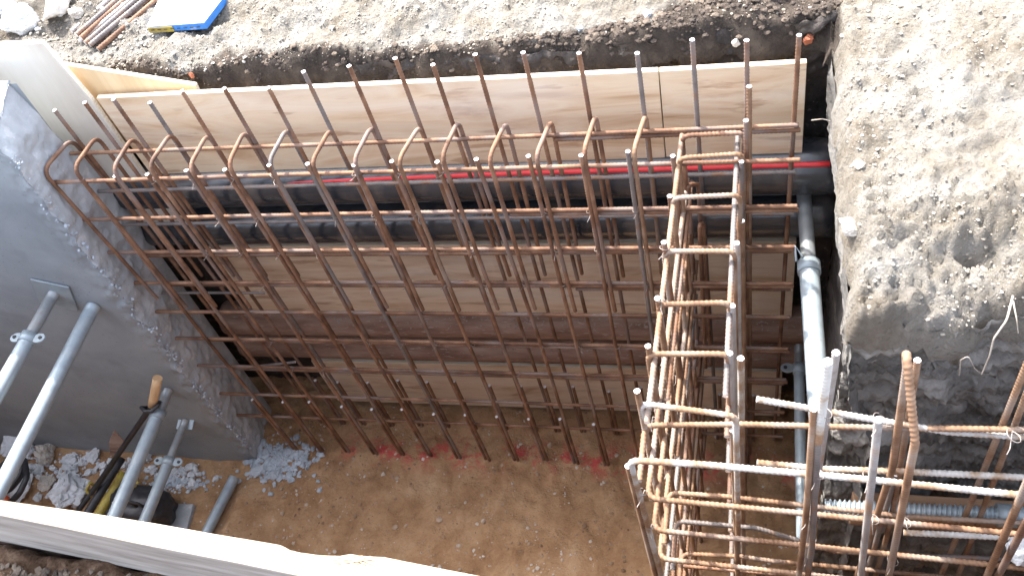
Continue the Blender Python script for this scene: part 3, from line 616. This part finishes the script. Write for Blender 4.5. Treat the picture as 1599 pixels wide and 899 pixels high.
wall_props = [((85, 457), -.541, 'topmost prop on the concrete wall, ending in a square plate', .028, .023, .42, 'quad', 'lugs'),
              ((146, 478), -.633, 'plain open ended galvanised tube just right of the plate on the concrete wall', .029, .024, 0, None, None),
              ((263, 609), -1.331, 'prop beside the wooden tool handle with a worn inner tube at its upper end', .030, .024, .10, None, 'pin'),
              ((290, 656), -1.615, 'prop with a two lugged collar low on the concrete wall', .027, .019, .175, ((0, -.25, 1), .09), 'lugs'),
              ((366, 745), -2.0, 'short grey tube lying on the pit floor left of the brown earth', .027, .02, 0, None, None)]
CUT1 = (onZ(38, 525, -.541) - onY(85, 457, YF)).length / ((onZ(-60, 712, -.521) - onY(85, 457, YF)).length * 1.6)
for (q, z, lb, ro, ri, cut, pltt, col_) in wall_props:
    a = onY(*q, YF - .004)
    if q[0] == 366: a = onZ(366, 745, -2.02); b = onZ(318, 840, -2.02)
    else: b = Vector((a.x - .02, NY, a.z)); 
    if q[0] == 85: b = onZ(-60, 712, a.z + .02); b = a + (b - a) * 1.6
    prop(lb, a, b, ro, ri, cut if q[0] != 85 else CUT1, pltt, col_)
a = onZ(1256, 325, -.43); b = onZ(1279, 640, -.43); b2 = a + (b - a) * 1.05
cutp = (onZ(1262, 415, -.43) - a).length / (b2 - a).length
prop('thick pale prop along the right soil face with a pinned collar', (a.x, .27, -.43), b2, .031, .024, (onZ(1262, 415, -.43).y - .27) / (b2.y - .27), None, 'pin')
a = onY(1247, 540, .2); b = onZ(1253, 850, a.z); prop('thin blue grey prop low down, left of the thick prop by the right soil face', a, b, .021, .017, .12, None, 'lugs')
# threaded prop screw in the side trench
t = thing('threaded_prop', 'horizontal galvanised screw of a prop with coarse thread behind the front right cage', 'prop', onY(1290, 795, -.78))
a = onY(1288, 792, -.78); b = onY(1568, 804, -.78)
def thread(P, r, h, pitch, sides=20):
    V, F, n = tube_arrays(P, r, sides, pitch / 6); V = V.reshape(n, sides, 3); A, q = resample(P, pitch / 6)
    th = np.arange(sides) / sides; f = (q[:, None] / pitch + th[None]) % 1; k = 1 + h / r * np.clip(1.6 * np.cos(2 * PI * f), -.9, .9)
    V = A[:, None] + (V - A[:, None]) * k[..., None]; return V.reshape(-1, 3), F
V, F = thread([a, b], .0225, .0038, .0135); mesh('screw', V, F, M['galv'], t, True)
pipe('outer_tube', [b, b + Vector((.7, 0, -.01))], .027, 'galv', t, hollow=.004); pipe('collar', [b - Vector((.02, 0, 0)), b + Vector((.03, 0, 0))], .033, 'galv', t)
# timber of the side trench
o = slab('waler_timber', [(.66, -.745, -.70), (1.7, -.745, -.72), (1.7, -.745, -.86), (.66, -.745, -.84)], .05, [M['timber_brown']], None, (0, 1, 0), .003); tag(o, 'brown horizontal timber low on the side trench face', 'timber')
rock('concrete_lump', onY(1600, 860, -.95), (.04, .04, .05), 'rubble', seed=3); tag(bpy.context.scene.collection.objects[-1], 'white concrete lump at the right edge behind the slanting bars', 'rubble')

# ------------------------------------------------------------------ long plank in the foreground
t = thing('plank', 'long pale plank across the near left edge of the pit, splintered near its middle', 'plank', onZ(300, 860, .25))
back = [(-120, 762), (0, 780), (120, 797), (240, 816), (330, 832), (420, 847), (437, 850), (446, 854), (452, 858), (470, 862), (500, 866), (530, 867), (548, 864), (562, 867), (600, 869), (700, 889), (800, 908), (900, 930)]
front = [(-120, 781), (0, 804), (100, 824), (200, 845), (380, 880), (470, 899), (600, 925), (760, 960), (900, 985)]
top = [onZ(x, y, .4) for x, y in back] + [onZ(x, y, .4) for x, y in front[::-1]]
n = len(top); V = [list(p) for p in top] + [list(p - Vector((0, 0, .0025))) for p in top]
o = slab('top_edge', top, .004, [M['timber_top']], t, (0, 0, -1), .001)
low = [p - Vector((0, 0, .0045)) for p in top]
slab('plank_face', low, .215, [M['timber']], t, (0, 0, -1), .001)
for i in range(26):
    q = onZ(random.uniform(520, 572), random.uniform(868, 880), .401); a = random.uniform(-.3, .3); l_ = random.uniform(.01, .035)
    V_, F_, _n = tube_arrays([q, q + Vector((l_ * math.cos(a), l_ * math.sin(a) - .002, random.uniform(.002, .01)))], random.uniform(.0008, .0022), 4, .01, rend=.0003); mesh('splinter', V_, F_, M['ply_warm'], t)

# ------------------------------------------------------------------ things on the upper ground
def gpt(x, y, dz=0):
    z = .3
    for _ in range(8): q = onZ(x, y, z); z = .5 * z + .5 * (gz(q.x, q.y) + dz)
    return onZ(x, y, z)
bars = [((112, 50), (196, -22), 'pale_bar', 'dark grey bar, furthest left in the pile by the rocks'), ((119, 55), (208, -22), 'grey_bar', 'second bar from the left in the pile'), ((126, 60), (219, -22), 'rust', None),
        ((124, 66), (232, -22), 'pale_bar', None), ((133, 68), (240, -24), 'grey_bar', None), ((140, 71), (252, -22), 'grey_bar', None), ((148, 66), (262, -26), 'rust_light', None), ((153, 78), (272, -24), 'rust', 'rightmost bar of the pile, nearest the pit')]
lbs = ['grey bar at the left side of the loose pile', 'second reinforcing bar from the left in the loose pile', 'third reinforcing bar from the left in the loose pile', 'fourth reinforcing bar from the left in the loose pile', 'grey bar fourth from the right in the loose pile', 'third reinforcing bar from the right in the loose pile', 'light rust bar second from the right in the loose pile', 'rightmost bar of the loose pile, its end nearest the pit']
for (a, b, m, _), lb in zip(bars, lbs):
    A = gpt(*a, .011); B = gpt(*b, .011); z = max(A.z, B.z); zz = .5 * (A.z + B.z) + .004
    dd = (B - A); o = rebar('loose_bar', [A, B, B + dd * .6], .0085, None, m, True); tag(o, lb, 'rebar', 'loose bars piled on the ground')
# white case with blue and yellow sides
C_ = [gpt(235, 44), gpt(325, 47), gpt(357, 6), gpt(268, -14)]; zc = sum(c.z for c in C_) / 4 + .002
C_ = [Vector((onZ(x, y, zc).x, onZ(x, y, zc).y, zc)) for x, y in [(236, 52), (324, 46), (356, 4), (262, -10)]]
t = thing('flat_case', 'flat white topped case with blue and yellow sides lying on the gravel', 'case', C_[0])
slab('side_rim', C_, .026, [M['blue']], t, (0, 0, 1), .002)
slab('white_top', [c + Vector((0, 0, .0265)) for c in C_], .004, [M['white']], t, (0, 0, 1), .001)
u = (C_[1] - C_[0]); nrm = Vector((u.y, -u.x, 0)).normalized(); a = C_[0] - u * .004 + nrm * .0015
slab('yellow_panel', [a + Vector((0, 0, .002)), a + u * .44 + Vector((0, 0, .002)), a + u * .44 + Vector((0, 0, .025)), a + Vector((0, 0, .025))], .002, [M['yellow']], t, tuple(nrm), .0005)
for k in range(8):
    b = a + u * (.05 + .115 * k) + nrm * .0028; slab('dark_slot', [b + Vector((0, 0, .014)), b + u * .06 + Vector((0, 0, .014)), b + u * .06 + Vector((0, 0, .017)), b + Vector((0, 0, .017))], .001, [M['black_plastic']], t, tuple(nrm), 0)
# rocks top left
for i, (x, y, s, m, lb) in enumerate([(32, 38, (.075, .06, .06), 'rubble', 'grey broken concrete rock at the top left corner'), (8, 14, (.07, .06, .045), 'rubble', 'pale rock at the very corner of the picture, behind the grey one'),
        (92, 12, (.10, .06, .045), 'rubble_warm', 'large smooth sandy rock between the corner rocks and the loose bars'), (120, 22, (.03, .025, .02), 'rubble_warm', 'small round stone at the tip of the loose bars'), (93, 22, (.022, .02, .016), 'rubble', 'small pale stone below the smooth rock'), (60, 46, (.014, .012, .007), 'rubble', 'flat white pebble right of the grey rock')]):
    q = gpt(x, y); o = rock('rock', (q.x, q.y, q.z + s[2] * .35), s, m, seed=20 + i, smooth=(i == 2)); tag(o, lb, 'rock')
for i, (x, y, s, lb) in enumerate([(1010, 24, .02, 'pale stone on the back lip above the cage'), (905, 45, .014, 'flat white stone stuck in the back lip'), (1330, 355, .035, 'rounded lump of earth on the right bank')]):
    q = gpt(x, y); o = rock('stone', (q.x, q.y, q.z + s * .1), (s, s * .8, s * .6), 'rubble' if i < 2 else 'rubble_warm', seed=40 + i); tag(o, lb, 'stone')
for i, (x, y, Y, s, m, lb) in enumerate([(1149, 67, .34, .016, 'rubble_warm', 'reddish stone embedded in the dark back face between two bars'), (1262, 62, .34, .02, 'orange', 'orange clay fragment at the corner of the back and right faces'), (299, 118, .34, .012, 'orange', 'small orange fragment in the dark soil above the left plywood')]):
    q = onY(x, y, Y); o = rock('fragment', q, (s * .8, s * .6, s), 'clay' if m == 'orange' else m, seed=50 + i); tag(o, lb, 'stone')
# roots in the side face
def rootobj(pts, r, lb):
    P = [onY(x, y, Y) for x, y, Y in pts]; V_, F_, n_ = tube_arrays(fillet(P, .02), r, 7, .006, rend=r * .4); tag(mesh('root', V_, F_, M['root'], None, True), lb, 'root')
rootobj([(1582, 462, -.66), (1572, 500, -.72), (1552, 528, -.74), (1545, 556, -.75), (1533, 584, -.75)], .003, 'pale kinked root hanging from the lip of the right bank')
rootobj([(1498, 585, -.73), (1500, 562, -.75), (1512, 555, -.76), (1522, 575, -.75), (1530, 582, -.73)], .0018, 'short looped root sticking out of the dark side face')
rootobj([(1268, 188, .20), (1285, 186, .1), (1300, 190, .08), (1320, 196, .1)], .0025, 'thin white root at the lip of the right soil face')
rootobj([(1582, 470, -.68), (1588, 500, -.72), (1590, 520, -.73)], .0022, 'thin root beside the kinked one')

# ------------------------------------------------------------------ rubble and tools left of the pit floor
rb = [(35, 700, (.13, .10, .09), 'rubble', 'big pale blue concrete chunk against the foot of the wall'), (78, 712, (.075, .05, .075), 'rubble_warm', 'brownish concrete chunk right of the big pale chunk'),
      (108, 768, (.12, .12, .07), 'rubble', 'broad white concrete chunk just behind the plank'), (110, 716, (.045, .035, .03), 'rubble', 'small pale chunk right of the brownish chunk'), (128, 722, (.03, .03, .03), 'rubble', 'small upright pale chunk in the middle of the rubble'),
      (146, 713, (.055, .04, .035), 'rubble', 'pale chunk beside the rusty blade'), (118, 731, (.028, .022, .02), 'rubble', 'small grey stone in front of the rubble row'), (145, 734, (.02, .02, .018), 'rubble', 'small white stone above the rubber handle'),
      (60, 735, (.05, .04, .03), 'rubble', 'bluish chunk between the hose and the broad chunk'), (35, 765, (.12, .08, .03), 'rubble', 'flat pale slab of rubble beneath the black hose'), (60, 775, (.03, .03, .025), 'rubble', 'round pale stone in front of the hose'), (225, 712, (.05, .035, .04), 'rubble', 'pale chunk between the two props'), (75, 755, (.06, .05, .03), 'rubble_warm', 'brown chunk left of the broad white chunk')]
for i, (x, y, s, m, lb) in enumerate(rb):
    q = onZ(x, y, FLOOR + .04); o = rock('rubble_chunk', (q.x, q.y, fz(q.x, q.y) + s[2] * .5), s, m, seed=60 + i, rough=.55, facets=14); tag(o, lb, 'rubble')
for i, (x, y, s) in enumerate([(405, 735, .05), (428, 742, .045), (395, 722, .035), (474, 716, .028), (450, 705, .035), (488, 700, .02), (437, 712, .03)]):
    q = onZ(x, y, FLOOR + .01); lb = ['widest mortar lump at the left of the spill on the floor', 'mortar lump nearest the plank in the spill', 'pale mortar lump touching the foot of the wall', 'squarish mortar lump at the right end of the spill', 'mortar lump under the cage bars', 'small mortar lump behind the squarish one', 'mortar lump in the middle of the spill'][i]
    o = rock('mortar_lump', (q.x, q.y, q.z + s * .1), (s, s * .7, s * .4), 'mortar', seed=90 + i, rough=.6, facets=12); tag(o, lb, 'mortar')
Q = [onZ(x, y, FLOOR + .03) for x, y in [(262, 785), (302, 786), (290, 830), (255, 826)]]
tag(slab('paving_slab', Q, .03, [M['joint']], None, (0, 0, -1), .003), 'thin grey slab lying flat right of the black bag', 'slab')
P = []; Z_ = []
for _ in range(420):
    x = random.choice([random.gauss(60, 40), random.gauss(130, 35), random.gauss(270, 30)]); y = random.gauss(735, 20)
    q = onZ(x, y, FLOOR + .02)
    if q.y > YF - .02: continue
    s_ = .005 + .022 * random.random() ** 2.5; P.append((q.x, q.y, fz(q.x, q.y) + s_ * .4)); Z_.append(s_)
scatter('rubble_crumbs', P, Z_, 'rubble', 'small pale concrete crumbs strewn between the chunks at the left', sub=2, flat=.8)
# digging tool leaning on the wall
A = onY(246, 590, -.13); B = onY(238, 633, -.19); Cc = onZ(160, 745, -1.86); D = onZ(120, 800, -1.93)
t = thing('spade', 'spade with wooden handle and black shaft leaning on the concrete wall', 'spade', D)
pipe('handle', [A, B], .021, 'wood_handle', t); pipe('shaft', [B - (A - B) * -.05, Cc, D], .014, 'black_plastic', t, bend=.3)
pipe('strap', [B + Vector((-.03, 0, -.02)), B + Vector((-.05, -.03, .03)), B + Vector((.0, -.04, .0)), B + Vector((.05, -.02, .03)), B + Vector((.03, .02, 0))], .009, 'black_plastic', t, bend=.02)
Q = [onY(178, 672, -.18), onY(196, 692, -.2), onY(188, 708, -.22), onY(172, 712, -.22), onY(170, 690, -.2)]
slab('blade', Q, .006, [M['rust_pipe']], t, (0, 1, 0), .001)
t2 = thing('power_tool', 'long black and yellow tool lying in the rubble behind the plank', 'tool', onZ(150, 790, FLOOR + .08))
a = onZ(190, 715, FLOOR + .14); b = onZ(128, 815, FLOOR + .14)
pipe('barrel', [a, b], .022, 'black_plastic', t2)
o_ = Vector((.055, .015, -.02)); pipe('yellow_guard', [a + (b - a) * .25 + o_, b + o_], .026, 'yellow', t2)
pipe('side_rail', [a + (b - a) * .3 + o_ * 1.9, b + o_ * 1.9], .014, 'black_plastic', t2)
pipe('handle_loop', [onZ(143, 775, -1.9), onZ(132, 762, -1.86), onZ(142, 750, -1.86), onZ(150, 760, -1.9)], .008, 'yellow', t2, bend=.02)
# bag
t3 = thing('tool_bag', 'black tool bag with yellow trim between the props', 'bag', onZ(225, 800, FLOOR))
V, F = ico(4); V = V.copy(); V = np.sign(V) * np.abs(V) ** .7
for i in range(len(V)): V[i] *= 1 + .12 * fbm(V[i], 2.5, 4)
q = onZ(222, 795, FLOOR + .12); mesh('bag_body', V * np.array([.16, .11, .12]) + np.array(q), F, M['black_plastic'], t3, True)
for (x, y, s) in [(237, 788, .028), (205, 757, .03), (213, 752, .02)]:
    rock('yellow_patch', onZ(x, y, FLOOR + .24), (s, s * .6, s * .5), 'yellow', t3, sub=3, seed=int(x), rough=.15, facets=4)
for k in (-1, 1):
    c = q + Vector((k * .02, -.03, .11)); pipe('carry_strap', [c + Vector((-.07, 0, 0)), c + Vector((-.05, 0, .06)), c + Vector((.05, 0, .06)), c + Vector((.07, 0, 0))], .007, 'black_plastic', t3, bend=.03)
for x, y in [(184, 797), (197, 806), (186, 790)]: rock('metal_buckle', onZ(x, y, FLOOR + .2), (.014, .006, .006), 'cut', t3, sub=2, seed=int(y), rough=.1, facets=3)
# hose and orange container
c = onZ(16, 745, FLOOR + .16); P = [c + Vector((math.cos(a) * (.085 + .012 * math.sin(2 * a)), math.sin(a) * .085, .02 * math.sin(a) + a * .003)) for a in np.linspace(0, 4.6 * PI, 70)]
V, F, n = tube_arrays(P, .0085, 10, .01); tag(mesh('rubber_hose', V, F, M['black_plastic'], None, True), 'coiled black hose on pale rubble beside the big chunk', 'hose')
P = [onZ(38, 718, FLOOR + .2), onZ(42, 745, FLOOR + .22), onZ(30, 770, FLOOR + .2), onZ(10, 790, FLOOR + .15)]
V, F, n = tube_arrays(fillet(P, .04), .016, 12, .01); tag(mesh('curved_grip', V, F, M['black_plastic'], None, True), 'thick curved black rubber grip outside the coiled hose', 'grip')
t4 = thing('orange_container', 'orange plastic container mostly hidden behind the left end of the plank', 'container', onZ(-8, 790, FLOOR))
q = onZ(-6, 778, FLOOR + .1); Q = [q + Vector((x, y, 0)) for x, y in [(-.12, -.1), (.05, -.12), (.06, .02), (-.03, .06), (-.12, .04)]]
slab('container_body', Q, .16, [M['orange']], t4, (0, 0, -1), .012); pipe('container_cap', [q + Vector((-.02, -.03, 0)), q + Vector((-.02, -.03, .03))], .025, 'black_plastic', t4)
